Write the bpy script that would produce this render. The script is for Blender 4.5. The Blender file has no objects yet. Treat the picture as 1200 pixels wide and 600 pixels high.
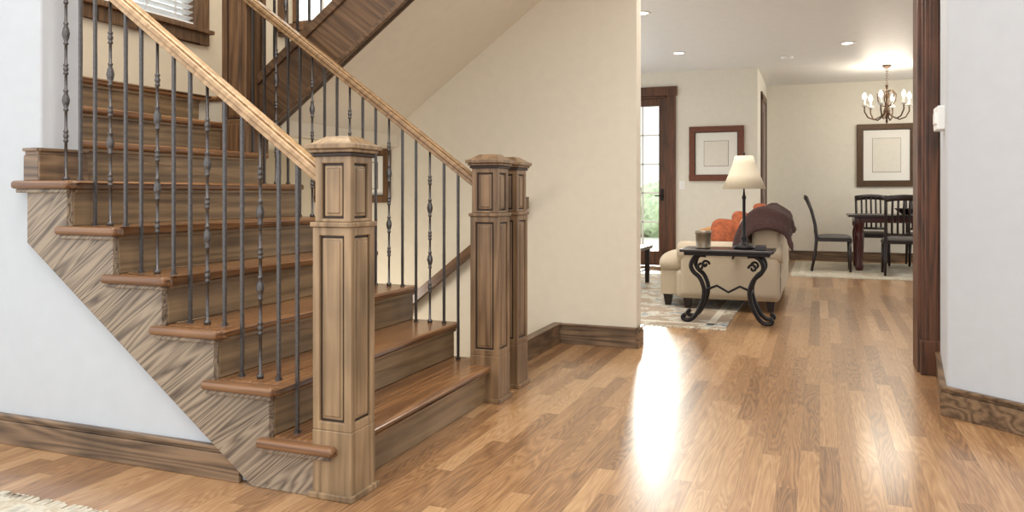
import bpy, bmesh, math, random
from mathutils import Vector, Matrix, noise, Euler
random.seed(4)
scene = bpy.context.scene
scene.view_settings.view_transform = 'Standard'
scene.view_settings.look = 'None'

def lin(c):
    o=[]
    for v in c:
        v=v/255.0
        o.append(v/12.92 if v<=0.04045 else ((v+0.055)/1.055)**2.4)
    return (o[0],o[1],o[2],1.0)

# ------------------------------------------------------------------ materials
def newmat(name):
    m=bpy.data.materials.new(name); m.use_nodes=True
    nt=m.node_tree
    b=nt.nodes['Principled BSDF']
    return m,nt,b
def N(nt,t,**kw):
    n=nt.nodes.new(t)
    for k,v in kw.items(): setattr(n,k,v)
    return n
def plain(name,c,rough=0.5,metal=0.0,bump=0.0,bscale=60,var=0.0,spec=0.5):
    m,nt,b=newmat(name)
    b.inputs['Roughness'].default_value=rough
    b.inputs['Metallic'].default_value=metal
    b.inputs['Specular IOR Level'].default_value=spec
    col=lin(c)
    tc=N(nt,'ShaderNodeTexCoord')
    nz=N(nt,'ShaderNodeTexNoise'); nz.inputs['Scale'].default_value=bscale; nz.inputs['Detail'].default_value=4
    nt.links.new(tc.outputs['Object'],nz.inputs['Vector'])
    r=N(nt,'ShaderNodeValToRGB')
    v=max(var,0.02)
    r.color_ramp.elements[0].position=0.3; r.color_ramp.elements[1].position=0.7
    r.color_ramp.elements[0].color=(col[0]*(1-v),col[1]*(1-v),col[2]*(1-v),1)
    r.color_ramp.elements[1].color=(min(1,col[0]*(1+v)),min(1,col[1]*(1+v)),min(1,col[2]*(1+v)),1)
    nt.links.new(nz.outputs['Fac'],r.inputs['Fac']); nt.links.new(r.outputs['Color'],b.inputs['Base Color'])
    if bump>0:
        bp=N(nt,'ShaderNodeBump'); bp.inputs['Strength'].default_value=bump; bp.inputs['Distance'].default_value=0.01
        nt.links.new(nz.outputs['Fac'],bp.inputs['Height']); nt.links.new(bp.outputs['Normal'],b.inputs['Normal'])
    return m
def emis(name,c,s):
    m,nt,b=newmat(name)
    b.inputs['Base Color'].default_value=lin(c)
    b.inputs['Emission Color'].default_value=lin(c); b.inputs['Emission Strength'].default_value=s
    return m
def wood(name,dark,light,axis='X',rough=0.35,scale=1.0,rotY=0.0,along=0.06,knots=0.0,contrast=(0.3,0.7),wavew=0.28,rings=8,dist=0.2):
    m,nt,b=newmat(name); L=nt.links.new
    tc=N(nt,'ShaderNodeTexCoord')
    mp=N(nt,'ShaderNodeMapping'); mp.inputs['Rotation'].default_value=(0,rotY,0)
    L(tc.outputs['Object'],mp.inputs['Vector'])
    mp2=N(nt,'ShaderNodeMapping')
    s={'X':(along,1,1),'Y':(1,along,1),'Z':(1,1,along)}[axis]
    mp2.inputs['Scale'].default_value=s
    L(mp.outputs['Vector'],mp2.inputs['Vector'])
    n1=N(nt,'ShaderNodeTexNoise'); n1.inputs['Scale'].default_value=9*scale; n1.inputs['Detail'].default_value=1.5; n1.inputs['Distortion'].default_value=dist
    L(mp2.outputs['Vector'],n1.inputs['Vector'])
    mul=N(nt,'ShaderNodeMath',operation='MULTIPLY'); mul.inputs[1].default_value=rings
    L(n1.outputs['Fac'],mul.inputs[0])
    fr=N(nt,'ShaderNodeMath',operation='PINGPONG'); fr.inputs[1].default_value=0.5
    L(mul.outputs[0],fr.inputs[0])
    sc=N(nt,'ShaderNodeMath',operation='MULTIPLY'); sc.inputs[1].default_value=2*wavew
    L(fr.outputs[0],sc.inputs[0])
    n2=N(nt,'ShaderNodeTexNoise'); n2.inputs['Scale'].default_value=75*scale; n2.inputs['Detail'].default_value=6
    L(mp2.outputs['Vector'],n2.inputs['Vector'])
    sc2=N(nt,'ShaderNodeMath',operation='MULTIPLY'); sc2.inputs[1].default_value=1-wavew
    L(n2.outputs['Fac'],sc2.inputs[0])
    ad=N(nt,'ShaderNodeMath',operation='ADD'); L(sc.outputs[0],ad.inputs[0]); L(sc2.outputs[0],ad.inputs[1])
    r=N(nt,'ShaderNodeValToRGB')
    r.color_ramp.elements[0].position=contrast[0]-0.05; r.color_ramp.elements[1].position=contrast[1]
    r.color_ramp.elements[0].color=lin(dark); r.color_ramp.elements[1].color=lin(light)
    L(ad.outputs[0],r.inputs['Fac'])
    out=r.outputs['Color']
    if knots>0:
        n3=N(nt,'ShaderNodeTexNoise'); n3.inputs['Scale'].default_value=3.2*scale; n3.inputs['Detail'].default_value=3
        L(tc.outputs['Object'],n3.inputs['Vector'])
        r3=N(nt,'ShaderNodeValToRGB'); r3.color_ramp.elements[0].position=0.30; r3.color_ramp.elements[1].position=0.52
        r3.color_ramp.elements[0].color=(1-knots,1-knots,1-knots,1); r3.color_ramp.elements[1].color=(1,1,1,1)
        L(n3.outputs['Fac'],r3.inputs['Fac'])
        mx=N(nt,'ShaderNodeMix',data_type='RGBA',blend_type='MULTIPLY'); mx.inputs['Factor'].default_value=1
        L(out,mx.inputs['A']); L(r3.outputs['Color'],mx.inputs['B']); out=mx.outputs['Result']
    L(out,b.inputs['Base Color'])
    b.inputs['Roughness'].default_value=rough
    bp=N(nt,'ShaderNodeBump'); bp.inputs['Strength'].default_value=0.05; bp.inputs['Distance'].default_value=0.003
    L(ad.outputs[0],bp.inputs['Height']); L(bp.outputs['Normal'],b.inputs['Normal'])
    return m

def floor_mat():
    m,nt,b=newmat('oak_floorboards'); L=nt.links.new
    tc=N(nt,'ShaderNodeTexCoord'); sp=N(nt,'ShaderNodeSeparateXYZ'); L(tc.outputs['Object'],sp.inputs[0])
    def M(op,a,bv=None,c=None):
        n=N(nt,'ShaderNodeMath',operation=op)
        for i,v in enumerate((a,bv,c)):
            if v is None: continue
            if isinstance(v,(int,float)): n.inputs[i].default_value=v
            else: L(v,n.inputs[i])
        return n.outputs[0]
    W=0.072; LEN=1.2
    xs=M('DIVIDE',sp.outputs['X'],W); ix=M('FLOOR',xs); fx=M('FRACT',xs)
    wn=N(nt,'ShaderNodeTexWhiteNoise',noise_dimensions='1D'); L(ix,wn.inputs['W'])
    ys=M('ADD',M('DIVIDE',sp.outputs['Y'],LEN),M('MULTIPLY',wn.outputs['Value'],7.0))
    iy=M('FLOOR',ys); fy=M('FRACT',ys)
    cb=N(nt,'ShaderNodeCombineXYZ'); L(ix,cb.inputs[0]); L(iy,cb.inputs[1])
    wn2=N(nt,'ShaderNodeTexWhiteNoise',noise_dimensions='2D'); L(cb.outputs[0],wn2.inputs['Vector'])
    rnd=wn2.outputs['Value']
    g=N(nt,'ShaderNodeCombineXYZ')
    L(sp.outputs['X'],g.inputs[0]); L(M('MULTIPLY',sp.outputs['Y'],0.08),g.inputs[1]); L(M('MULTIPLY',rnd,9.0),g.inputs[2])
    n1=N(nt,'ShaderNodeTexNoise'); n1.inputs['Scale'].default_value=10; n1.inputs['Detail'].default_value=1.5; n1.inputs['Distortion'].default_value=0.3; L(g.outputs[0],n1.inputs['Vector'])
    ring=M('PINGPONG',M('MULTIPLY',n1.outputs['Fac'],24.0),0.5)
    n2=N(nt,'ShaderNodeTexNoise'); n2.inputs['Scale'].default_value=110; n2.inputs['Detail'].default_value=4; L(g.outputs[0],n2.inputs['Vector'])
    f=M('ADD',M('MULTIPLY',ring,0.50),M('MULTIPLY',n2.outputs['Fac'],0.50))
    f=M('ADD',f,M('MULTIPLY',M('SUBTRACT',rnd,0.42),0.45))
    r=N(nt,'ShaderNodeValToRGB'); e=r.color_ramp.elements
    e[0].position=0.05; e[0].color=lin((106,74,48)); e[1].position=0.85; e[1].color=lin((194,157,114))
    k=e.new(0.42); k.color=lin((157,117,78))
    L(f,r.inputs['Fac'])
    ex=M('MINIMUM',fx,M('SUBTRACT',1.0,fx)); ey=M('MINIMUM',fy,M('SUBTRACT',1.0,fy))
    sx=M('GREATER_THAN',ex,0.011); sy=M('GREATER_THAN',ey,0.0012)
    seam=M('MULTIPLY',sx,sy)
    seamv=M('ADD',M('MULTIPLY',seam,0.40),0.60)
    mx=N(nt,'ShaderNodeMix',data_type='RGBA',blend_type='MULTIPLY'); mx.inputs['Factor'].default_value=1
    L(r.outputs['Color'],mx.inputs['A']); L(seamv,mx.inputs['B']); L(mx.outputs['Result'],b.inputs['Base Color'])
    b.inputs['Roughness'].default_value=0.34
    b.inputs['Coat Weight'].default_value=0.5; b.inputs['Coat Roughness'].default_value=0.17
    bp=N(nt,'ShaderNodeBump'); bp.inputs['Strength'].default_value=0.06; bp.inputs['Distance'].default_value=0.002
    L(M('ADD',seam,M('MULTIPLY',n2.outputs['Fac'],0.3)),bp.inputs['Height']); L(bp.outputs['Normal'],b.inputs['Normal'])
    return m

def rug_mat(name,a,c,d,scale):
    m,nt,b=newmat(name); L=nt.links.new
    tc=N(nt,'ShaderNodeTexCoord')
    v=N(nt,'ShaderNodeTexVoronoi'); v.inputs['Scale'].default_value=scale; v.feature='SMOOTH_F1'
    L(tc.outputs['Object'],v.inputs['Vector'])
    n=N(nt,'ShaderNodeTexNoise'); n.inputs['Scale'].default_value=scale*2.2; n.inputs['Detail'].default_value=5; n.inputs['Distortion'].default_value=1.5
    L(tc.outputs['Object'],n.inputs['Vector'])
    ad=N(nt,'ShaderNodeMath',operation='ADD'); L(v.outputs['Distance'],ad.inputs[0]); L(n.outputs['Fac'],ad.inputs[1])
    r=N(nt,'ShaderNodeValToRGB'); r.color_ramp.interpolation='EASE'; e=r.color_ramp.elements
    e[0].position=0.62; e[0].color=lin(a); e[1].position=1.0; e[1].color=lin(d)
    k=e.new(0.82); k.color=lin(c)
    L(ad.outputs[0],r.inputs['Fac']); L(r.outputs['Color'],b.inputs['Base Color']); b.inputs['Roughness'].default_value=0.95
    return m

M_floor=floor_mat()
M_walldaylit=plain('plaster_daylight_tint',(190,193,196),0.85,bump=0.05,bscale=14)  # cool cast of daylight on the left wall put into the plaster colour
M_wallcream=plain('plaster_cream',(214,204,184),0.85,bump=0.05,bscale=14)
M_wallroom=plain('plaster_ivory',(226,221,207),0.85,bump=0.04,bscale=14)
M_ceil=plain('ceiling_white',(236,236,234),0.5,bump=0.03,bscale=10)
ang=math.atan2(0.184,0.248)
M_tread=wood('stained_oak_tread',(92,60,38),(142,102,66),'Y',0.22,1.0,along=0.05,contrast=(0.3,0.75))
M_treadX=wood('stained_oak_return',(92,62,42),(138,100,68),'X',0.25,1.2,along=0.05,contrast=(0.3,0.75))
M_riser=wood('alder_riser',(92,72,50),(144,118,86),'Y',0.40,0.7,along=0.05,knots=0.3)
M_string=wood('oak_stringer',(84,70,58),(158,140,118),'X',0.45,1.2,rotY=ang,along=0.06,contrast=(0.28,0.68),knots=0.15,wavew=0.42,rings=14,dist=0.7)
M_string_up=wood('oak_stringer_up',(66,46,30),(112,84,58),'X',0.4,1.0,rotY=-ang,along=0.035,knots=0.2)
M_newel=wood('alder_newel',(110,88,62),(164,136,102),'Z',0.35,0.8,along=0.06,knots=0.4,contrast=(0.25,0.75),wavew=0.36)
M_neweldark=wood('alder_newel_brown',(92,68,46),(142,112,80),'Z',0.35,0.8,along=0.06,knots=0.4,contrast=(0.25,0.75),wavew=0.36)
M_glaze=plain('dark_glaze',(46,32,22),0.5)
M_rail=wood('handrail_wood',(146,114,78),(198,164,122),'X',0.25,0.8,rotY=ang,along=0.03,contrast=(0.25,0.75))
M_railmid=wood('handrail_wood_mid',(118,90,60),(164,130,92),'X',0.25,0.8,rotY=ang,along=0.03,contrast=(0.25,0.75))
M_rail2=wood('handrail_wood_dark',(70,46,30),(110,78,52),'X',0.3,0.8,rotY=ang,along=0.05)
M_base=wood('baseboard_knotty',(80,62,46),(136,110,84),'X',0.38,0.9,along=0.06,knots=0.55,wavew=0.38,rings=10)
M_baseY=wood('baseboard_knotty_y',(80,60,42),(132,104,76),'Y',0.38,0.9,along=0.06,knots=0.55,wavew=0.38,rings=10)
M_case=wood('casing_dark_alder',(58,34,20),(104,64,40),'Z',0.4,0.9,along=0.06,knots=0.5)
M_trimz=wood('casing_brown',(72,50,32),(120,88,58),'Z',0.4,0.9,along=0.06,knots=0.3)
M_iron=plain('wrought_iron',(92,88,86),0.36,0.85,bump=0.12,bscale=90,var=0.2)
M_ironblk=plain('black_iron',(34,30,30),0.4,0.6)
M_fabric=plain('sofa_linen',(186,172,150),0.95,bump=0.2,bscale=220,var=0.06)
M_orange=plain('rust_velvet',(150,78,44),0.85,bump=0.15,bscale=30,var=0.35)
M_gold=plain('striped_gold',(168,124,80),0.8,bump=0.15,bscale=60,var=0.25)
M_brown=plain('brown_throw',(52,26,21),0.9,bump=0.5,bscale=50,var=0.4)
M_dark=plain('espresso_wood',(34,22,20),0.3,var=0.2)
M_mahog=plain('mahogany',(70,26,20),0.28,var=0.2,bscale=20)
M_seat=plain('grey_seat_fabric',(92,88,84),0.9)
M_shade=plain('lamp_shade_linen',(212,200,176),0.9)
M_white=plain('white_plastic',(236,236,232),0.4)
M_mat=plain('picture_mat',(234,232,224),0.8)
M_print=plain('picture_print',(226,222,210),0.8,bscale=25,var=0.03)
M_frame=plain('carved_frame',(104,54,30),0.4,bump=0.5,bscale=60,var=0.4)
M_frame2=plain('bronze_frame',(84,62,42),0.4,0.3,bump=0.4,bscale=60,var=0.4)
M_candle=plain('candle_glass_bronze',(128,116,98),0.3,0.4)
M_bulb=emis('bulb_glow',(255,240,212),16)
M_can=emis('recessed_lamp',(255,246,228),12)
M_rug=rug_mat('persian_rug_blue',(126,130,134),(190,184,168),(150,132,112),7)
M_rug2=rug_mat('oriental_rug_beige',(166,162,150),(196,190,174),(178,166,144),8)
M_fringe=plain('rug_fringe',(196,188,170),0.95)
M_hedge=plain('garden_foliage',(196,214,176),0.9,bscale=9,var=0.25)
M_blind=plain('blind_slat_white',(238,240,242),0.5)
M_glass,ntg,bg=newmat('clear_glass')
_t=N(ntg,'ShaderNodeBsdfTransparent'); _t.inputs['Color'].default_value=(0.97,1,0.98,1)
_g=N(ntg,'ShaderNodeBsdfGlossy'); _g.inputs['Roughness'].default_value=0.02
_m=N(ntg,'ShaderNodeMixShader'); _m.inputs[0].default_value=0.06
ntg.links.new(_t.outputs[0],_m.inputs[1]); ntg.links.new(_g.outputs[0],_m.inputs[2]); ntg.links.new(_m.outputs[0],ntg.nodes['Material Output'].inputs['Surface'])

# ------------------------------------------------------------------ builder
class B:
    def __init__(s,name): s.name=name; s.bm=bmesh.new(); s.mats=[]; s.M=Matrix.Identity(4)
    def mi(s,m):
        if m not in s.mats: s.mats.append(m)
        return s.mats.index(m)
    def v(s,p): return s.bm.verts.new(s.M@Vector(p))
    def f(s,vs,mi,smooth=False):
        try: fc=s.bm.faces.new(vs)
        except ValueError: return
        fc.material_index=mi; fc.smooth=smooth
    def box(s,x0,x1,y0,y1,z0,z1,m):
        if x0>x1:x0,x1=x1,x0
        if y0>y1:y0,y1=y1,y0
        if z0>z1:z0,z1=z1,z0
        i=s.mi(m)
        p=[s.v(c) for c in ((x0,y0,z0),(x1,y0,z0),(x1,y1,z0),(x0,y1,z0),(x0,y0,z1),(x1,y0,z1),(x1,y1,z1),(x0,y1,z1))]
        for q in ((0,3,2,1),(4,5,6,7),(0,1,5,4),(1,2,6,5),(2,3,7,6),(3,0,4,7)): s.f([p[k] for k in q],i)
    def frus(s,cx,cy,z0,z1,w0,w1,m):
        i=s.mi(m); a=w0/2; b=w1/2
        p=[s.v(c) for c in ((cx-a,cy-a,z0),(cx+a,cy-a,z0),(cx+a,cy+a,z0),(cx-a,cy+a,z0),(cx-b,cy-b,z1),(cx+b,cy-b,z1),(cx+b,cy+b,z1),(cx-b,cy+b,z1))]
        for q in ((0,3,2,1),(4,5,6,7),(0,1,5,4),(1,2,6,5),(2,3,7,6),(3,0,4,7)): s.f([p[k] for k in q],i)
    def prism(s,pts,plane,a,b,m):
        i=s.mi(m)
        def P(u,w,t):
            return {'XZ':(u,t,w),'XY':(u,w,t),'YZ':(t,u,w)}[plane]
        A=[s.v(P(u,w,a)) for u,w in pts]; C=[s.v(P(u,w,b)) for u,w in pts]
        s.f(A,i); s.f(C[::-1],i); n=len(pts)
        for k in range(n): s.f([A[k],A[(k+1)%n],C[(k+1)%n],C[k]],i)
    def lathe(s,prof,cx,cy,seg,m,smooth=True):
        i=s.mi(m); rings=[]
        for r,z in prof:
            rings.append([s.v((cx+r*math.cos(2*math.pi*k/seg),cy+r*math.sin(2*math.pi*k/seg),z)) for k in range(seg)])
        for a,c in zip(rings,rings[1:]):
            for k in range(seg): s.f([a[k],a[(k+1)%seg],c[(k+1)%seg],c[k]],i,smooth)
        s.f(rings[0][::-1],i); s.f(rings[-1],i)
    def tube(s,pts,r,m,seg=8,smooth=True,flat=1.0):
        i=s.mi(m); pts=[Vector(p) for p in pts]; n=len(pts)
        rs=r if isinstance(r,(list,tuple)) else [r]*n
        rings=[]; up=None
        for k,p in enumerate(pts):
            t=(pts[min(k+1,n-1)]-pts[max(k-1,0)]).normalized()
            if up is None:
                up=Vector((0,0,1)) if abs(t.z)<0.9 else Vector((1,0,0))
            u=(up-t*up.dot(t)).normalized(); w=t.cross(u); up=u
            rings.append([s.v(p+(u*math.cos(2*math.pi*j/seg)+w*math.sin(2*math.pi*j/seg)*flat)*rs[k]) for j in range(seg)])
        for a,c in zip(rings,rings[1:]):
            for k in range(seg): s.f([a[k],a[(k+1)%seg],c[(k+1)%seg],c[k]],i,smooth)
        s.f(rings[0][::-1],i); s.f(rings[-1],i)
    def twist(s,x,y,z0,z1,w,m,turns=0.0):
        i=s.mi(m); n=12; rings=[]
        for k in range(n+1):
            t=k/n; z=z0+(z1-z0)*t
            ww=w*(1+0.05*((k*7)%3-1))
            a=math.pi/4
            rings.append([s.v((x+ww*0.7071*math.cos(a+j*math.pi/2),y+ww*0.7071*math.sin(a+j*math.pi/2),z)) for j in range(4)])
        for a,c in zip(rings,rings[1:]):
            for k in range(4): s.f([a[k],a[(k+1)%4],c[(k+1)%4],c[k]],i)
        s.f(rings[0][::-1],i); s.f(rings[-1],i)
    def pillow(s,M,sx,sy,sz,m,e=0.45,nz=0.0):
        i=s.mi(m); U=28; V=14
        def pw(a,q): return math.copysign(abs(a)**q,a)
        rows=[]
        for a in range(V+1):
            ph=-math.pi/2+math.pi*a/V
            row=[]
            for b in range(U):
                th=2*math.pi*b/U
                c=pw(math.cos(ph),0.75)
                p=Vector((sx*c*pw(math.cos(th),e),sy*c*pw(math.sin(th),e),sz*pw(math.sin(ph),1.0)))
                if nz: p+=Vector((1,1,1))*nz*noise.noise(p*6)
                row.append(s.v(M@p))
            rows.append(row)
        for a,c in zip(rows,rows[1:]):
            for k in range(U): s.f([a[k],a[(k+1)%U],c[(k+1)%U],c[k]],i,True)
    def done(s,bevel=0.0,seg=2,parent=None):
        bmesh.ops.remove_doubles(s.bm,verts=[v for v in s.bm.verts],dist=1e-6)
        bmesh.ops.recalc_face_normals(s.bm,faces=s.bm.faces)
        me=bpy.data.meshes.new(s.name); s.bm.to_mesh(me); s.bm.free()
        for m in s.mats: me.materials.append(m)
        o=bpy.data.objects.new(s.name,me); scene.collection.objects.link(o)
        if bevel>0:
            md=o.modifiers.new('bevel','BEVEL'); md.width=bevel; md.segments=seg; md.limit_method='ANGLE'; md.angle_limit=math.radians(50)
        if parent: o.parent=parent
        return o
def empty(name):
    o=bpy.data.objects.new(name,None); scene.collection.objects.link(o); return o

# ------------------------------------------------------------------ room shell
YB=5.28; H=2.8; HT=5.2
fl=B('floor')
fl.box(-1.75,5,-3,13.6,-0.2,0,M_floor)
fl.box(-7,-1.75,-3,3.85,-0.2,0,M_floor)
fl.box(-3.45,-1.75,5.42,13.6,-0.2,0,M_floor)
fl.done()
bf=B('floor_basement'); bf.box(-4.7,-1.6,3.75,5.45,-2.9,-2.75,M_wallcream); bf.done()

w=B('wall_front_left')
w.prism([(-7,0),(-1.75,0),(-3.0,0.93),(-3.0,HT),(-7,HT)],'XZ',2.31,2.5,M_walldaylit)
w.done(0.012,3)
w=B('wall_stair_back')
WX0,WX1,WZ0,WZ1=-4.02,-3.46,2.42,3.7
w.box(-4.65,WX0,YB,5.42,-2.75,HT,M_wallcream)
w.box(WX1,-1.751,YB,5.42,-2.75,HT,M_wallcream)
w.box(-1.751,-1.16,YB,5.42,0,HT,M_wallcream)
w.box(WX0,WX1,YB,5.42,-2.75,WZ0,M_wallcream)
w.box(WX0,WX1,YB,5.42,WZ1,HT,M_wallcream)
w.done(0.0)
w=B('wall_stair_left')
LY0,LY1,LZ0,LZ1=3.86,4.78,2.32,3.75
w.box(-4.65,-4.5,2.3,LY0,-2.75,HT,M_wallcream)
w.box(-4.65,-4.5,LY1,5.28,-2.75,HT,M_wallcream)
w.box(-4.65,-4.5,LY0,LY1,-2.75,LZ0,M_wallcream)
w.box(-4.65,-4.5,LY0,LY1,LZ1,HT,M_wallcream)
w.done()
w=B('wall_basement'); w.box(-4.5,-1.75,3.75,3.85,-2.75,-0.2,M_wallcream); w.box(-1.75,-1.65,3.75,5.28,-2.75,-0.2,M_wallcream); w.done()
w=B('ceiling_upper'); w.box(-7,5,-0.5,5.42,HT,HT+0.1,M_ceil); w.done()
w=B('ceiling')
w.box(-1.2,5,3.85,5.42,H,3.1,M_ceil); w.box(-3.45,5,5.42,13.6,H,3.1,M_ceil); w.done()
w=B('wall_upper_header'); w.box(-1.16,5,5.28,5.42,3.1,HT,M_wallcream); w.done()
w=B('wall_right')
w.prism([(0.665,5.3),(0.56,4.22),(0.83,3.985),(2.2,2.80),(5,2.80),(5,5.3)],'XY',0,H,M_walldaylit)
w.done(0.012,3)
w=B('wall_living_far')
DX0,DX1=-3.02,-2.04
w.box(-3.45,DX0,11.34,11.5,0,H,M_wallroom); w.box(DX1,-0.8,11.34,11.5,0,H,M_wallroom); w.box(DX0,DX1,11.34,11.5,2.46,H,M_wallroom); w.done()
w=B('wall_dining_left'); w.box(-0.95,-0.8,11.5,13.4,0,H,M_wallroom); w.done()
w=B('wall_dining_far'); w.box(-0.95,5,13.4,13.55,0,H,M_wallroom); w.done()
w=B('wall_dining_right')
w.box(4.0,4.15,5.3,7.2,0,H,M_wallroom); w.box(4.0,4.15,12.8,13.4,0,H,M_wallroom); w.box(4.0,4.15,7.2,12.8,0,0.4,M_wallroom); w.box(4.0,4.15,7.2,12.8,2.6,H,M_wallroom); w.done()
w=B('wall_living_left')
w.box(-3.45,-3.3,5.42,6.0,0,H,M_wallroom); w.box(-3.45,-3.3,11.0,11.34,0,H,M_wallroom); w.box(-3.45,-3.3,6.0,11.0,0,0.3,M_wallroom); w.box(-3.45,-3.3,6.0,11.0,2.6,H,M_wallroom)
for y in (7.6,9.3): w.box(-3.45,-3.3,y,y+.1,0.3,2.6,M_wallroom)
w.done()

def bboard(name,x0,y0,x1,y1,nx,ny,z=0.0,h=0.14,m=None,t=0.022):
    b=B(name); m=m or (M_base if abs(x1-x0)>abs(y1-y0) else M_baseY)
    def slab(t,za,zb):
        pts=[(x0,y0),(x1,y1),(x1+nx*t,y1+ny*t),(x0+nx*t,y0+ny*t)]
        b.prism(pts,'XY',za,zb,m)
    slab(t,z,z+h*0.78); slab(t*0.7,z+h*0.78,z+h*0.93); slab(t*1.25,z+h*0.90,z+h)
    return b.done(0.003,2)
bboard('baseboard_front_left',-7,2.31,-1.96,2.31,0,-1,h=0.125)
bboard('baseboard_stair_back',-1.70,YB,-1.16,YB,0,-1)
bboard('baseboard_stair_back_end',-1.16,YB-0.02,-1.16,5.42,1,0)
cb=B('trim_1'); cb.box(-1.749,-1.722,4.10,YB,0.001,0.10,M_baseY); cb.box(-1.722,-1.70,4.10,YB,0,0.14,M_baseY); cb.box(-1.75,-1.69,4.10,YB,0.128,0.142,M_baseY); cb.done(0.003)
bboard('baseboard_wall_end',-3.0,2.29,-3.0,2.52,1,0,z=1.104,h=0.135)
bboard('baseboard_wall_end_front',-3.07,2.31,-2.985,2.31,0,-1,z=1.104,h=0.135)
bboard('baseboard_landing_left',-4.5,2.5,-4.5,YB,1,0,z=1.656)
bboard('baseboard_landing_back',-4.5,YB,-3.0,YB,0,-1,z=1.656)
bboard('baseboard_right_corner',0.56,4.22,0.655,5.18,-1,0.08)
bboard('baseboard_right',0.545,4.233,2.2,2.80,-0.656,-0.754,m=M_base)
bboard('baseboard_living_far',-1.92,11.34,-0.8,11.34,0,-1)
bboard('baseboard_dining_left',-0.8,11.34,-0.8,11.9,1,0)
bboard('baseboard_dining_far',-0.8,13.4,4,13.4,0,-1)

j=B('trim_2')
j.box(0.555,0.665,5.14,5.44,0,H,M_case); j.box(0.535,0.57,5.17,5.41,0,H,M_case)
j.box(0.57,0.655,5.118,5.16,0,H,M_case); j.box(0.59,0.64,5.105,5.16,0,H,M_case)
j.box(0.545,0.662,5.10,5.2,0,0.2,M_case)
j.done(0.005,2)
s=B('light_switch')
s.box(0.548,0.592,4.42,4.58,1.37,1.49,M_white); s.box(0.541,0.56,4.46,4.54,1.40,1.46,M_white); s.done(0.006,2)
s=B('light_switch')
s.box(-1.87,-1.79,11.332,11.34,1.11,1.23,M_white); s.box(-1.84,-1.82,11.322,11.334,1.15,1.19,M_white); s.done(0.002,2)

# ------------------------------------------------------------------ staircase
R=0.184; T=0.248
def nose(k): return -1.539-T*(k-1)
def nl(x): return R+(-(x+1.539))/T*R
st=empty('staircase')
tr=B('treads')
for k in range(1,9):
    y0=2.30 if k<=6 else 2.5
    tr.box(nose(k)-T-0.04,nose(k),y0,3.80,R*k-0.034,R*k,M_tread)
    if k<=6: tr.box(nose(k)-T-0.072,nose(k),2.248,2.300,R*k-0.034,R*k,M_treadX)
tr.box(-4.5,nose(9),2.5,5.28,R*9-0.034,R*9,M_tread)
tr.box(nose(9),-2.98,3.85,5.28,R*9-0.034,R*9,M_tread)
tr.done(0.014,4,st)
ri=B('risers')
for k in range(1,10):
    y0=2.31 if k<=6 else 2.5
    ri.box(nose(k)-0.05,nose(k)-0.03,y0,3.79,R*(k-1),R*k-0.034,M_riser)
    ri.box(nose(k)-0.03,nose(k)-0.016,y0,3.79,R*k-0.05,R*k-0.034,M_riser)
ri.done(0.003,2,st)
def saw(kmax,xl,drop):
    p=[(nose(1)-0.035,0.0)]
    p.append((-1.539-T*(drop/R-1),0.0))
    p.append((xl,nl(xl)-drop))
    p.append((xl,R*kmax-0.034))
    for k in range(kmax,0,-1):
        xr=nose(k)-0.035
        p.append((xr,R*k-0.034))
        if k>1: p.append((xr,R*(k-1)-0.034))
    return p
sg=B('stringer')
sg.prism(saw(6,-3.04,0.45),'XZ',2.282,2.312,M_string)
sg.prism(saw(8,nose(9)-0.05,0.45),'XZ',3.76,3.80,M_string)
sg.done(0.003,2,st)
sc=B('stringer_scotia')
for k in range(1,7):
    sc.box(nose(k)-T-0.06,nose(k)-0.02,2.266,2.284,R*k-0.05,R*k-0.034,M_string)
sc.done(0.004,2,st)
cw=B('under_stair_wall')
cw.prism([(-1.70,0),(-3.5,0),(-3.5,1.4),(-3.3,1.15)],'XZ',3.80,3.84,M_wallcream); cw.done(0,1,st)
ls=B('landing_slab')
ls.box(-4.5,nose(9)-0.05,2.5,5.28,R*9-0.25,R*9-0.034,M_wallcream)
ls.box(nose(9)-0.05,-3.0,3.87,5.28,R*9-0.25,R*9-0.034,M_wallcream); ls.done(0,1,st)
def zb3(x): return 2.134+0.742*(x+2.093)
def zs(x): return 2.429+0.735*(x+1.842)
uf=B('upper_treads')
for k in range(10,18):
    xr=-2.98+T*(k-10)
    uf.box(xr-0.03,xr+T+0.02,3.87,5.28,R*k-0.034,R*k,M_tread)
    uf.box(xr,xr+0.02,3.87,5.28,R*(k-1),R*k-0.034,M_riser)
uf.done(0.01,3,st)
so=B('upper_soffit')
so.prism([(-3.15,R*9-0.26),(-3.05,R*9-0.26),(-2.93,zs(-2.93)),(-1.34,zs(-1.34)),(-1.2,2.8),(-1.2,2.9),(-1.40,zs(-1.40)+0.06),(-2.95,zs(-2.95)+0.06),(-3.1,R*9-0.2)],'XZ',3.86,5.28,M_wallcream); so.done(0,1,st)
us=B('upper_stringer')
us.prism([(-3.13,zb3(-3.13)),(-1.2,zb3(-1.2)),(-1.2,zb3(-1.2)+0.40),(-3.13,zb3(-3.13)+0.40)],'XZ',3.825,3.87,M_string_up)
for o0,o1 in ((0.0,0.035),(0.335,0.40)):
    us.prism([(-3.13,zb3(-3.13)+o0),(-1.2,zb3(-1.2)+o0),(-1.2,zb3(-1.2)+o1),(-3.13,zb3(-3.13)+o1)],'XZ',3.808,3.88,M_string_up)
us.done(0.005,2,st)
bs=B('basement_steps')
for k in range(1,12):
    x=-1.78-T*(k-1)
    bs.box(x-T-0.03,x,3.86,5.27,-R*k-0.035,-R*k,M_tread)
    bs.box(x-0.02,x,3.86,5.27,-R*k,-R*(k-1)-0.035,M_riser)
bs.done(0.006,2,st)
bh=B('basement_handrail')
zr=lambda x: 0.616+0.80*(x+2.385)
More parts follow.
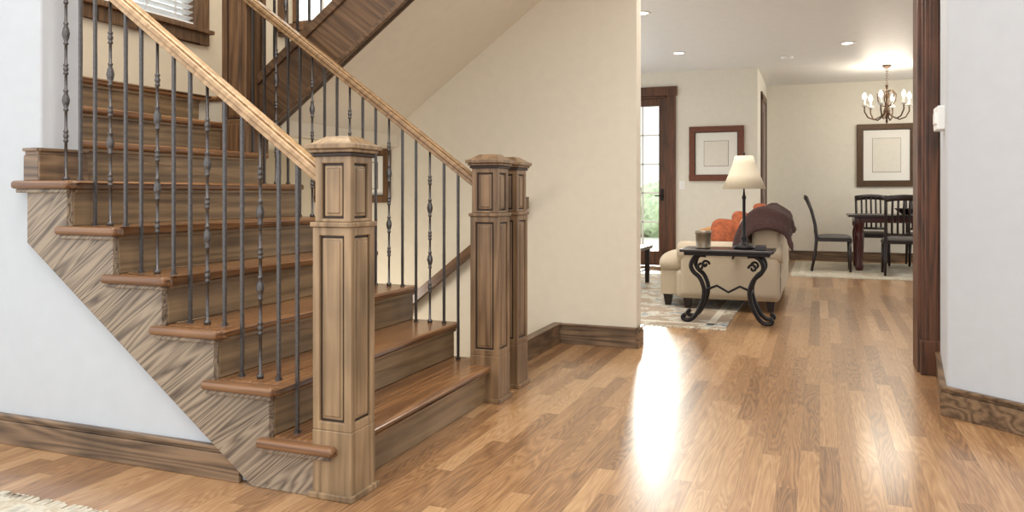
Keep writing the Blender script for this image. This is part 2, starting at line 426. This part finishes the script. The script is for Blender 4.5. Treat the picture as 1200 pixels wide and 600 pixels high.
bh.prism([(-1.92,zr(-1.92)-.04),(-4.0,zr(-4.0)-.04),(-4.0,zr(-4.0)+.04),(-1.92,zr(-1.92)+.04)],'XZ',5.17,5.23,M_rail2)
for x in (-2.1,-3.0,-3.8): bh.tube([(x,5.28,zr(x)-0.08),(x,5.2,zr(x)-0.06),(x,5.2,zr(x)-0.02)],0.008,M_iron,6)
bh.done(0.01,3,st)

def panel_section(b,cx,cy,z0,z1,w,mat,stile=0.028,rt=0.03,rb=0.03):
    h=w/2
    b.box(cx-h+0.011,cx+h-0.011,cy-h+0.011,cy+h-0.011,z0,z1,M_glaze)
    for sx in (-1,1):
        for sy in (-1,1):
            b.box(cx+sx*h,cx+sx*(h-stile),cy+sy*h,cy+sy*(h-stile),z0,z1,mat)
    b.box(cx-h+0.0003,cx+h-0.0003,cy-h+0.0003,cy+h-0.0003,z1-rt,z1,mat)
    b.box(cx-h+0.0003,cx+h-0.0003,cy-h+0.0003,cy+h-0.0003,z0,z0+rb,mat)
    pw=h-stile-0.008
    za,zb=z0+rb+0.008,z1-rt-0.008
    b.box(cx-pw,cx+pw,cy-h+0.006,cy+h-0.006,za,zb,mat)
    b.box(cx-h+0.006,cx+h-0.006,cy-pw,cy+pw,za,zb,mat)
    pw-=0.010
    b.box(cx-pw-.003,cx+pw+.003,cy-h+0.0055,cy+h-0.0055,za+0.007,zb-0.007,M_glaze)
    b.box(cx-h+0.0055,cx+h-0.0055,cy-pw-.003,cy+pw+.003,za+0.007,zb-0.007,M_glaze)
    b.box(cx-pw,cx+pw,cy-h+0.002,cy+h-0.002,za+0.010,zb-0.010,mat)
    b.box(cx-h+0.002,cx+h-0.002,cy-pw,cy+pw,za+0.010,zb-0.010,mat)
def newel(cx,cy,mat,w=0.155):
    b=B('newel_post')
    b.box(cx-w/2-0.012,cx+w/2+0.012,cy-w/2-0.012,cy+w/2+0.012,0,0.022,mat)
    b.box(cx-w/2-0.001,cx+w/2+0.001,cy-w/2-0.001,cy+w/2+0.001,0.0,0.235,mat)
    panel_section(b,cx,cy,0.235,0.935,w,mat)
    b.box(cx-w/2-0.007,cx+w/2+0.007,cy-w/2-0.007,cy+w/2+0.007,0.935,0.952,mat)
    panel_section(b,cx,cy,0.952,1.185,w-0.012,mat,rt=0.03,rb=0.012)
    b.box(cx-w/2-0.002,cx+w/2+0.002,cy-w/2-0.002,cy+w/2+0.002,1.178,1.192,M_glaze)
    b.box(cx-w/2-0.010,cx+w/2+0.010,cy-w/2-0.010,cy+w/2+0.010,1.192,1.204,mat)
    b.box(cx-w/2-0.020,cx+w/2+0.020,cy-w/2-0.020,cy+w/2+0.020,1.204,1.222,mat)
    b.frus(cx,cy,1.222,1.250,w+0.016,w*0.55,mat)
    return b.done(0.0035,2)
newel(-1.56,2.36,M_newel)
newel(-1.572,3.705,M_neweldark)
newel(-1.59,4.02,M_neweldark)
c=B('wooden_column')
cx,cy,wc=-3.215,3.80,0.18
c.box(cx-wc/2-.01,cx+wc/2+.01,cy-wc/2-.01,cy+wc/2+.01,1.288,1.46,M_trimz)
panel_section(c,cx,cy,1.46,2.35,wc,M_trimz,stile=0.035)
c.box(cx-wc/2-.012,cx+wc/2+.012,cy-wc/2-.012,cy+wc/2+.012,2.35,2.38,M_trimz)
panel_section(c,cx,cy,2.38,3.6,wc,M_trimz,stile=0.035)
panel_section(c,cx,cy,3.6,5.19,wc,M_trimz,stile=0.035)
c.done(0.004,2)

def ornate(b,x,y,z0,z1):
    L=z1-z0; pr=[(0.013,z0),(0.013,z0+0.014),(0.0062,z0+0.018)]
    def knuckle(zc,r=0.016,h=0.035):
        return [(0.0060,zc-h-0.010),(0.010,zc-h-0.007),(0.010,zc-h),(0.0066,zc-h+0.004),(r*0.8,zc-h*0.45),(r,zc),(r*0.8,zc+h*0.45),(0.0066,zc+h-0.004),(0.010,zc+h),(0.010,zc+h+0.007),(0.0060,zc+h+0.010)]
    for t,r,h in ((0.20,0.0115,0.016),(0.36,0.0155,0.036),(0.50,0.011,0.014),(0.66,0.0155,0.038),(0.82,0.0115,0.016)):
        pr+=knuckle(z0+L*t,r,h)
    pr+=[(0.006,z1)]
    b.lathe(pr,x,y,10,M_iron)
def railing(name,y,x0,x1,klist,off,mat):
    zc=lambda x: nl(x)+off
    e=empty(name)
    bb=B('balusters')
    for k in klist:
        for i,o in enumerate((0.053,0.136,0.219)):
            x=nose(k)-o
            if k==1 and i<2: continue
            if x<x1+0.04 or x>x0-0.04: continue
            if i==1: ornate(bb,x,y,R*k,zc(x)-0.02)
            else:
                bb.box(x-.009,x+.009,y-.009,y+.009,R*k,R*k+.010,M_iron)
                bb.twist(x,y,R*k,zc(x)-0.02,0.0115,M_iron)
    bb.done(0,1,e)
    r=B('handrail')
    for w,a,c2 in ((0.034,-0.004,0.022),(0.026,-0.03,-0.004),(0.022,0.022,0.034)):
        r.prism([(x0,zc(x0)+a),(x1,zc(x1)+a),(x1,zc(x1)+c2),(x0,zc(x0)+c2)],'XZ',y-w,y+w,mat)
    r.done(0.007,3,e)
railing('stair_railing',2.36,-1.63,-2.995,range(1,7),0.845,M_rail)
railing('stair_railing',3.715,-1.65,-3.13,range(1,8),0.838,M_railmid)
e=empty('stair_railing')
b=B('balusters'); x=-3.03; i=0
while x<-1.3:
    z0=zb3(x)+0.40
    if i%3==1: ornate(b,x,3.845,z0-0.01,z0+0.78)
    else: b.twist(x,3.845,z0-0.01,z0+0.78,0.0115,M_iron)
    x+=0.0827; i+=1
b.done(0,1,e)
b=B('handrail')
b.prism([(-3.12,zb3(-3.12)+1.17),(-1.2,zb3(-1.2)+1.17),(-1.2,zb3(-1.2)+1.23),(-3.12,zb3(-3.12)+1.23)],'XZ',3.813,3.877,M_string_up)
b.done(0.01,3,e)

# ------------------------------------------------------------------ windows
wn=B('window_1')
def frameYZ(b,x0,x1,y0,y1,z0,z1,t,m):
    b.box(x0,x1,y0-t,y0,z0-t,z1+t,m); b.box(x0,x1,y1,y1+t,z0-t,z1+t,m); b.box(x0,x1,y0,y1,z0-t,z0,m); b.box(x0,x1,y0,y1,z1,z1+t,m)
frameYZ(wn,-4.5,-4.475,LY0,LY1,LZ0,LZ1,0.11,M_trimz)
frameYZ(wn,-4.60,-4.47,LY0+0.03,LY1-0.03,LZ0+0.03,LZ1-0.03,0.03,M_trimz)
wn.box(-4.5,-4.44,LY0-0.13,LY1+0.13,LZ0-0.02,LZ0+0.01,M_trimz)
wn.box(-4.62,-4.60,LY0,LY1,LZ0,LZ1,M_glass)
wn.done(0.004,2)
bl=B('window_blinds')
n=int((LZ1-LZ0-0.1)/0.045)
for i in range(n):
    z=LZ0+0.07+i*0.045; y0,y1=LY0+0.035,LY1-0.035
    bl.prism([(-4.555,z-0.006),(-4.505,z+0.014),(-4.505,z+0.017),(-4.555,z-0.003)],'XZ',y0,y1,M_blind)
bl.box(-4.565,-4.50,LY0+0.035,LY1-0.035,LZ0+0.032,LZ0+0.05,M_blind)
for y in (4.05,4.32,4.59): bl.box(-4.532,-4.528,y-0.012,y+0.012,LZ0+0.04,LZ1-0.03,M_blind)
bl.done()
w2=B('window_2')
t=0.09
w2.box(WX0-t,WX0,YB-0.025,YB,WZ0-t,WZ1+t,M_trimz); w2.box(WX1,WX1+t,YB-0.025,YB,WZ0-t,WZ1+t,M_trimz)
w2.box(WX0-t,WX1+t,YB-0.05,YB,WZ0-0.06,WZ0,M_trimz); w2.box(WX0-t,WX1+t,YB-0.025,YB,WZ1,WZ1+t,M_trimz)
w2.box(WX0,WX0+.04,5.33,5.37,WZ0,WZ1,M_trimz); w2.box(WX1-.04,WX1,5.33,5.37,WZ0,WZ1,M_trimz); w2.box(WX0,WX1,5.33,5.37,WZ0,WZ0+.04,M_trimz)
for z in (2.85,3.25): w2.box(WX0,WX1,5.34,5.36,z-.012,z+.012,M_white)
w2.box((WX0+WX1)/2-.012,(WX0+WX1)/2+.012,5.34,5.36,WZ0,WZ1,M_white)
w2.box(WX0,WX1,5.375,5.38,WZ0,WZ1,M_glass)
w2.done(0.004,2)

def picture(name,plane,pos,u0,u1,z0,z1,fw,mf,nd,mat=0.12):
    b=B(name)
    def bx(a,c,za,zb,t0,t1,m):
        b.box(a,c,pos+nd*t0,pos+nd*t1,za,zb,m)
    bx(u0,u1,z0,z0+fw,0.0,0.035,mf); bx(u0,u1,z1-fw,z1,0.0,0.035,mf)
    bx(u0,u0+fw,z0+fw,z1-fw,0.0,0.035,mf); bx(u1-fw,u1,z0+fw,z1-fw,0.0,0.035,mf)
    g=fw*0.75
    bx(u0+g,u1-g,z0+g,z0+fw+0.01,0.0,0.022,M_glaze); bx(u0+g,u1-g,z1-fw-0.01,z1-g,0.0,0.022,M_glaze)
    bx(u0+g,u0+fw+0.01,z0+g,z1-g,0.0,0.022,M_glaze); bx(u1-fw-0.01,u1-g,z0+g,z1-g,0.0,0.022,M_glaze)
    bx(u0+fw*.5,u1-fw*.5,z0+fw*.5,z1-fw*.5,0.0,0.012,M_mat)
    q=fw+mat
    bx(u0+q-.006,u1-q+.006,z0+q-.006,z1-q+.006,0.0,0.014,M_candle)
    bx(u0+q,u1-q,z0+q,z1-q,0.0,0.016,M_print)
    return b.done(0.004,2)
picture('framed_picture','Y',YB,-3.75,-3.07,0.98,1.40,0.05,M_trimz,-1,mat=0.06)
picture('framed_picture','Y',11.34,-1.73,-0.98,1.23,2.0,0.08,M_frame,-1,mat=0.13)
picture('framed_picture','Y',13.4,0.54,1.38,1.16,2.13,0.085,M_frame2,-1,mat=0.14)

# ------------------------------------------------------------------ doors
d=B('door_1')
yy=11.34
d.box(DX1,DX1+0.12,yy-0.03,yy,0,2.58,M_case); d.box(DX0-0.12,DX0,yy-0.03,yy,0,2.58,M_case); d.box(DX0-0.14,DX1+0.14,yy-0.04,yy,2.46,2.59,M_case)
d.box(DX0,DX0+0.03,yy,yy+0.14,0,2.46,M_case); d.box(DX1-0.03,DX1,yy,yy+0.14,0,2.46,M_case); d.box(DX0,DX1,yy,yy+.14,2.43,2.46,M_case)
a0,a1=DX0+0.03,DX1-0.03
d.box(a0,a0+0.1,yy+.03,yy+.075,0.01,2.43,M_case); d.box(a1-0.1,a1,yy+.03,yy+.075,0.01,2.43,M_case)
d.box(a0+.1,a1-.1,yy+.03,yy+.075,0.01,0.22,M_case); d.box(a0+.1,a1-.1,yy+.03,yy+.075,2.32,2.43,M_case)
for i in range(1,5):
    z=0.22+(2.32-0.22)*i/5; d.box(a0+.1,a1-.1,yy+.035,yy+.07,z-.012,z+.012,M_mat)
for i in (1,2):
    xm=a0+0.1+(a1-a0-0.2)*i/3; d.box(xm-.012,xm+.012,yy+.035,yy+.07,.22,2.32,M_mat)
d.box(a0+.1,a1-.1,yy+.05,yy+.055,.22,2.32,M_glass)
d.tube([(a1-.05,yy+.03,1.02),(a1-.05,yy-.03,1.02),(a1-.15,yy-.03,1.02)],0.009,M_ironblk,8)
d.box(a1-.075,a1-.03,yy+.02,yy+.03,0.95,1.12,M_ironblk)
d.done(0.003,2)
d=B('door_2')
d.box(-0.8,-0.775,11.95,12.07,0,2.5,M_case); d.box(-0.8,-0.775,12.9,13.02,0,2.5,M_case); d.box(-0.8,-0.775,11.95,13.02,2.42,2.54,M_case)
d.box(-0.8,-0.785,12.07,12.9,0.005,2.42,M_mahog)
for za,zb in ((0.2,1.0),(1.15,2.25)): d.box(-0.79,-0.778,12.2,12.77,za,zb,M_mahog)
d.done(0.004,2)
g=B('garden_hedge')
for i in range(30):
    x=-7+i*0.3+random.uniform(-.1,.1)
    g.pillow(Matrix.Translation((x,21+random.uniform(-.5,.5),random.uniform(0.2,0.7))),0.5,0.5,random.uniform(.5,.7),M_hedge,e=0.9,nz=0.25)
g.done()
g=B('ground'); g.box(-12,9,13.6,26,-0.25,-0.1,plain('patio_stone',(225,222,214),0.6)); g.done()

# ------------------------------------------------------------------ rugs
def rug(name,x0,x1,y0,y1,m,fringe):
    b=B(name); b.box(x0,x1,y0,y1,0.0,0.010,m)
    bw=0.06
    b.box(x0+.1,x1-.1,y0+.1,y0+.1+bw,0.0,0.0112,M_fringe); b.box(x0+.1,x1-.1,y1-.1-bw,y1-.1,0,0.0112,M_fringe)
    b.box(x0+.1,x0+.1+bw,y0+.1,y1-.1,0,0.0112,M_fringe); b.box(x1-.1-bw,x1-.1,y0+.1,y1-.1,0,0.0112,M_fringe)
    x=x0
    while x<x1:
        for yy,sg in ((y0,-1),(y1,1)):
            ln=fringe*random.uniform(.8,1.1); dx=random.uniform(-.01,.01)
            b.prism([(x,yy),(x+.010,yy),(x+.010+dx,yy+sg*ln),(x+dx,yy+sg*ln)],'XY',0,0.006,M_fringe)
        x+=0.013
    return b.done()
rug('area_rug',-3.0,-0.68,6.27,10.2,M_rug,0.07)
rug('area_rug',-0.35,3.2,10.62,12.95,M_rug2,0.06)
rug('area_rug',-5.2,-2.16,0.3,1.87,M_rug2,0.05)

# ------------------------------------------------------------------ sofa
def rotm(loc,rx,ry,rz):
    return Matrix.Translation(loc)@Euler((math.radians(rx),math.radians(ry),math.radians(rz))).to_matrix().to_4x4()
sf=empty('sofa')
b=B('frame')
b.box(-1.22,-0.32,7.2,9.35,0.10,0.36,M_fabric)
b.box(-0.56,-0.32,7.2,9.35,0.30,0.76,M_fabric)
for ya,yb in ((7.18,7.40),(9.15,9.37)):
    b.box(-1.18,-0.32,ya,yb,0.12,0.56,M_fabric)
b.done(0.045,4,sf)
b=B('rolled_arms')
for yc in (7.27,9.26):
    b.tube([(-1.21,yc,0.52),(-1.18,yc,0.52),(-0.33,yc,0.52),(-0.30,yc,0.52)],[0.08,0.10,0.10,0.08],M_fabric,18)
b.tube([(-0.40,7.22,0.75),(-0.40,7.25,0.75),(-0.40,9.32,0.75),(-0.40,9.35,0.75)],[0.06,0.08,0.08,0.06],M_fabric,16)
b.done(0,1,sf)
b=B('cushions')
for yc in (7.85,8.70):
    b.pillow(Matrix.Translation((-0.95,yc,0.43)),0.42,0.43,0.10,M_fabric,e=0.3)
    b.pillow(Matrix.Translation((-0.60,yc,0.62))@Matrix.Rotation(math.radians(80),4,'Y'),0.22,0.42,0.10,M_fabric,e=0.35)
b.pillow(Matrix.Translation((-1.27,7.62,0.40)),0.14,0.34,0.11,M_fabric,e=0.4)
b.box(-1.38,-1.15,7.32,7.95,0.12,0.34,M_fabric)
b.done(0,1,sf)
b=B('legs')
for x in (-1.12,-0.40):
    for y in (7.27,9.28): b.frus(x,y,0.012,0.13,0.05,0.085,M_dark)
b.frus(-1.32,7.38,0.012,0.13,0.05,0.085,M_dark)
b.done(0.004,2,sf)
b=B('throw_pillow'); b.pillow(rotm((-0.78,7.56,0.65),58,8,24),0.18,0.18,0.08,M_orange,e=0.6); b.done()
b=B('throw_pillow'); b.pillow(rotm((-0.62,7.72,0.72),50,18,40),0.18,0.18,0.08,M_orange,e=0.6); b.done()
b=B('throw_pillow'); b.pillow(rotm((-0.93,7.62,0.60),55,-12,20),0.16,0.16,0.075,M_gold,e=0.6); b.done()
b=B('throw_pillow'); b.pillow(rotm((-0.44,8.1,0.84),30,10,60),0.17,0.17,0.07,M_orange,e=0.6); b.done()
b=B('throw_blanket'); i=b.mi(M_brown)
path=[(-0.70,0.58),(-0.66,0.68),(-0.60,0.76),(-0.53,0.82),(-0.46,0.85),(-0.38,0.855),(-0.30,0.80),(-0.288,0.74),(-0.28,0.68),(-0.275,0.63)]
rows=[]
NY=40
for a in range(NY+1):
    y=7.12+1.05*a/NY; row=[]
    for k,(x,z) in enumerate(path):
        nn=noise.noise(Vector((x*9,y*8,z*7)))
        f=0.06*abs(nn)+0.015
        lump=0.05*abs(noise.noise(Vector((x*4,y*5,3.3))))*2
        zz=z+f+lump
        if a<5: zz-= (5-a)*0.035
        row.append(b.v((x+(f if x>-0.35 else -f*0.4),y+0.04*nn,zz)))
    rows.append(row)
for r1,r2 in zip(rows,rows[1:]):
    for k in range(len(path)-1): b.f([r1[k],r1[k+1],r2[k+1],r2[k]],i,True)
o=b.done(); md=o.modifiers.new('sol','SOLIDIFY'); md.thickness=0.02; md=o.modifiers.new('s','SUBSURF'); md.levels=1; md.render_levels=1

# ------------------------------------------------------------------ console table
tb=empty('console_table')
b=B('top'); tx0,tx1,ty0,ty1=-1.05,-0.33,6.36,6.78
b.box(tx0,tx1,ty0,ty1,0.582,0.605,M_dark); b.box(tx0+.03,tx1-.03,ty0+.03,ty1-.03,0.555,0.582,M_ironblk); b.done(0.006,3,tb)
b=B('scroll_legs')
def sleg(x,y,sx):
    ctrl=[(0.10,0.555),(0.045,0.555),(0.0,0.525),(-0.02,0.47),(0.0,0.42),(0.045,0.38),(0.075,0.32),(0.085,0.26),(0.07,0.18),(0.04,0.11),(0.005,0.055),(-0.035,0.030),(-0.075,0.034),(-0.085,0.055),(-0.06,0.075)]
    P=[Vector((x+sx*u,y,z)) for u,z in ctrl]; Q=[]
    for k in range(len(P)-1):
        p0=P[max(k-1,0)];p1=P[k];p2=P[k+1];p3=P[min(k+2,len(P)-1)]
        for t in (0,.25,.5,.75):
            Q.append(0.5*((2*p1)+(-p0+p2)*t+(2*p0-5*p1+4*p2-p3)*t*t+(-p0+3*p1-3*p2+p3)*t**3))
    Q.append(P[-1])
    b.tube(Q,0.0175,M_ironblk,8,flat=1.3)
    C=[(x+sx*(0.06+0.035*(1-t/14)*math.cos(t*0.6)),y,0.46+0.035*(1-t/14)*math.sin(t*0.6)) for t in range(13)]
    b.tube(C,0.010,M_ironblk,6)
for yy2 in (6.44,6.70):
    sleg(-0.95,yy2,1); sleg(-0.43,yy2,-1)
for x in (-0.875,-0.505): b.tube([(x,6.44,0.26),(x,6.70,0.26)],0.010,M_ironblk,6)
b.tube([(-0.875,6.57,0.26),(-0.78,6.57,0.30),(-0.69,6.57,0.25),(-0.60,6.57,0.30),(-0.505,6.57,0.26)],0.010,M_ironblk,6)
b.done(0,1,tb)
b=B('table_lamp'); lx,ly=-0.57,6.60
b.lathe([(0.085,0.605),(0.09,0.62),(0.06,0.635),(0.03,0.65),(0.018,0.67),(0.028,0.69),(0.016,0.71),(0.013,0.80),(0.012,1.0),(0.018,1.02),(0.010,1.04),(0.006,1.08),(0.005,1.36),(0.010,1.37),(0.002,1.385)],lx,ly,16,M_ironblk)
i=b.mi(M_shade); rg=[]
for r,z in ((0.172,1.09),(0.125,1.20),(0.09,1.29),(0.072,1.355),(0.069,1.355),(0.087,1.29),(0.122,1.20),(0.168,1.09)):
    rg.append([b.v((lx+r*math.cos(2*math.pi*k/28),ly+r*math.sin(2*math.pi*k/28),z)) for k in range(28)])
for a,c in zip(rg,rg[1:]+rg[:1]):
    for k in range(28): b.f([a[k],a[(k+1)%28],c[(k+1)%28],c[k]],i,True)
for a in (0,2.09,4.19): b.tube([(lx,ly,1.34),(lx+0.07*math.cos(a),ly+0.07*math.sin(a),1.35)],0.002,M_ironblk,5)
b.done()
b=B('candle_holder')
b.lathe([(0.05,0.605),(0.062,0.612),(0.058,0.62),(0.060,0.72),(0.067,0.725),(0.067,0.75),(0.060,0.75),(0.055,0.74),(0.055,0.66),(0.0,0.66)],-0.88,6.5,20,M_candle); b.done()
b=B('decorative_box'); b.box(-0.47,-0.39,6.42,6.50,0.605,0.645,M_dark); b.done(0.004)

b=B('coffee_table'); b.box(-2.6,-1.83,8.3,9.2,0.41,0.45,M_dark)
for x in (-2.55,-1.88):
    for y in (8.36,9.14): b.frus(x,y,0.012,0.41,0.045,0.06,M_dark)
b.box(-2.52,-1.9,8.38,9.12,0.15,0.17,M_dark); b.done(0.005)

# ------------------------------------------------------------------ dining
def chair(x,y,rot):
    b=B('dining_chair'); b.M=Matrix.Translation((x,y,0.0125))@Matrix.Rotation(math.radians(rot),4,'Z')
    b.box(-.23,.23,-.21,.24,.40,.435,M_dark)
    b.pillow(Matrix.Translation((0,0.015,.45)),.225,.225,.04,M_seat,e=.35)
    for sx in (-1,1):
        b.tube([(sx*.20,.21,.41),(sx*.205,.215,.2),(sx*.21,.22,0)],[.024,.020,.015],M_dark,8)
        b.tube([(sx*.21,-.26,0),(sx*.205,-.22,.2),(sx*.20,-.20,.42),(sx*.20,-.215,.6),(sx*.205,-.26,.8),(sx*.21,-.33,1.0)],[.016,.019,.022,.02,.018,.017],M_dark,8)
    b.tube([(-.215,-.325,.97),(-.1,-.345,.985),(0,-.35,.99),(.1,-.345,.985),(.215,-.325,.97)],.038,M_dark,8,flat=.45)
    b.tube([(-.2,-.205,.52),(0,-.22,.52),(.2,-.205,.52)],.018,M_dark,8)
    for i in range(5):
        u=-.13+i*.065
        b.tube([(u,-.215,.52),(u,-.225,.66),(u,-.275,.83),(u,-.34,.98)],.014,M_dark,6,flat=1.4)
    return b.done()
chair(0.16,11.50,-90); chair(0.98,11.20,0); chair(0.72,12.68,180); chair(1.40,12.68,180); chair(1.62,11.20,0)
b=B('dining_table')
b.box(0.36,2.1,11.48,12.42,0.735,0.765,M_dark); b.box(.44,2.02,11.56,12.34,.66,.735,M_mahog)
for x in (.50,1.96):
    for y in (11.62,12.28): b.lathe([(.045,.012),(.055,.06),(.045,.10),(.055,.3),(.065,.5),(.05,.58),(.065,.6),(.065,.735)],x,y,14,M_mahog)
b.done(0.004,2)
b=B('serving_bowl'); b.lathe([(.05,.765),(.06,.775),(.13,.83),(.15,.85),(.14,.85),(.12,.835),(.0,.785)],1.1,11.95,20,M_ironblk); b.done()

ch=B('chandelier'); cx,cy=0.85,11.80
ch.lathe([(.06,2.80),(.06,2.785),(.03,2.76),(.008,2.75)],cx,cy,16,M_frame2)
z=2.75
for k in range(7):
    a=k%2*math.pi/2
    ch.tube([(cx+.012*math.cos(t)*math.cos(a),cy+.012*math.cos(t)*math.sin(a),z-.018+.022*math.sin(t)) for t in [q*math.pi/4 for q in range(9)]],.003,M_frame2,5); z-=.032
ch.lathe([(.004,2.54),(.02,2.52),(.012,2.49),(.012,2.42),(.028,2.38),(.014,2.34),(.012,2.28),(.03,2.22),(.045,2.17),(.03,2.10),(.012,2.06),(.018,2.03),(.003,2.0)],cx,cy,14,M_frame2)
for k in range(6):
    a=k*math.pi/3+.2; ca,sa=math.cos(a),math.sin(a)
    P=[(.02,2.16),(.08,2.10),(.16,2.06),(.24,2.09),(.285,2.17),(.285,2.24)]
    ch.tube([(cx+r*ca,cy+r*sa,zz) for r,zz in P],.010,M_frame2,6)
    P=[(.015,2.44),(.07,2.46),(.12,2.40),(.11,2.31),(.06,2.25),(.02,2.24)]
    ch.tube([(cx+r*ca,cy+r*sa,zz) for r,zz in P],.008,M_frame2,6)
    ex,ey=cx+.285*ca,cy+.285*sa
    ch.lathe([(.01,2.235),(.04,2.25),(.045,2.262),(.014,2.262),(.014,2.33),(.014,2.335)],ex,ey,12,M_mat)
    ch.lathe([(.010,2.335),(.026,2.36),(.025,2.385),(.010,2.42),(.001,2.43)],ex,ey,10,M_bulb)
ch.done()
for (x,y) in ((-1.63,9.84),(0.30,9.9),(-1.6,7.53),(0.3,7.0)):
    b=B('recessed_downlight')
    b.lathe([(.085,H-.001),(.085,H-.008),(.06,H-.008),(.06,H-.001)],x,y,24,M_white)
    b.lathe([(.055,H-.002),(.055,H-.006)],x,y,20,M_can); b.done()
    l=bpy.data.lights.new('downlight','SPOT'); l.energy=60; l.spot_size=math.radians(120); l.spot_blend=.8; l.shadow_soft_size=.06; l.color=(1,.93,.84)
    o=bpy.data.objects.new('downlight_beam',l); o.location=(x,y,H-.02); scene.collection.objects.link(o)
b=B('smoke_detector'); b.lathe([(.075,H),(.075,H-.02),(.06,H-.035),(.0,H-.035)],-.39,10.6,20,M_white); b.done()

# ------------------------------------------------------------------ lights
def area(name,loc,rot,size,e,col,sy=None):
    l=bpy.data.lights.new(name,'AREA'); l.energy=e; l.size=size; l.color=col
    if sy: l.shape='RECTANGLE'; l.size_y=sy
    o=bpy.data.objects.new(name,l); o.location=loc; o.rotation_euler=[math.radians(a) for a in rot]; scene.collection.objects.link(o)
area('foyer_fill',(-1.0,0.8,5.1),(0,0,0),2.5,165,(1,.95,.88))  # added fill high above the camera, stands for no fixture
area('stairwell_fill',(-3.2,3.9,5.1),(0,0,0),1.6,105,(1,.92,.80))  # unseen warm fill added over the stairs
area('living_fill',(-1.0,6.2,2.79),(0,0,0),1.0,44,(1,.95,.89))  # fill added under the out-of-view ceiling to brighten the living room
area('dining_fill',(2.8,11.5,2.79),(0,0,0),1.0,60,(1,.95,.89))  # added fill hidden past the right jamb, lifts the dim dining room
area('hall_fill',(-0.2,4.7,2.79),(0,0,0),0.8,14,(1,.94,.87))  # unseen fill added for the hall
l=bpy.data.lights.new('chandelier_glow','POINT'); l.energy=30; l.color=(1,.90,.75); l.shadow_soft_size=.3
o=bpy.data.objects.new('chandelier_glow',l); o.location=(.85,11.8,2.5); scene.collection.objects.link(o)
l=bpy.data.lights.new('basement_fill','POINT'); l.energy=24; l.color=(1,.93,.82); l.shadow_soft_size=.15  # added fill so the stairwell below the floor does not go black
o=bpy.data.objects.new('basement_fill',l); o.location=(-3.3,4.5,0.2); scene.collection.objects.link(o)
# low sun seen through the glazed garden door
l=bpy.data.lights.new('sun','SUN'); l.energy=3.2; l.angle=math.radians(9); l.color=(1,.97,.93)
o=bpy.data.objects.new('sun',l); dsun=Vector((0.188,-1.0,-0.27)).normalized()
o.rotation_euler=dsun.to_track_quat('-Z','Y').to_euler(); o.location=(-4,20,6); scene.collection.objects.link(o)

wd=bpy.data.worlds.new('World'); scene.world=wd; wd.use_nodes=True
bgn=wd.node_tree.nodes['Background']; bgn.inputs['Color'].default_value=(0.94,0.97,1.0,1); bgn.inputs['Strength'].default_value=1.95

# ------------------------------------------------------------------ camera
cam=bpy.data.cameras.new('Camera'); co=bpy.data.objects.new('Camera',cam); scene.collection.objects.link(co)
cam.sensor_width=36; cam.lens=920/1200*36; cam.shift_y=-73/1200
co.location=(0,0,1.05); co.rotation_euler=(math.radians(90),0,math.radians(21.4))
cam.clip_start=0.05
scene.camera=co
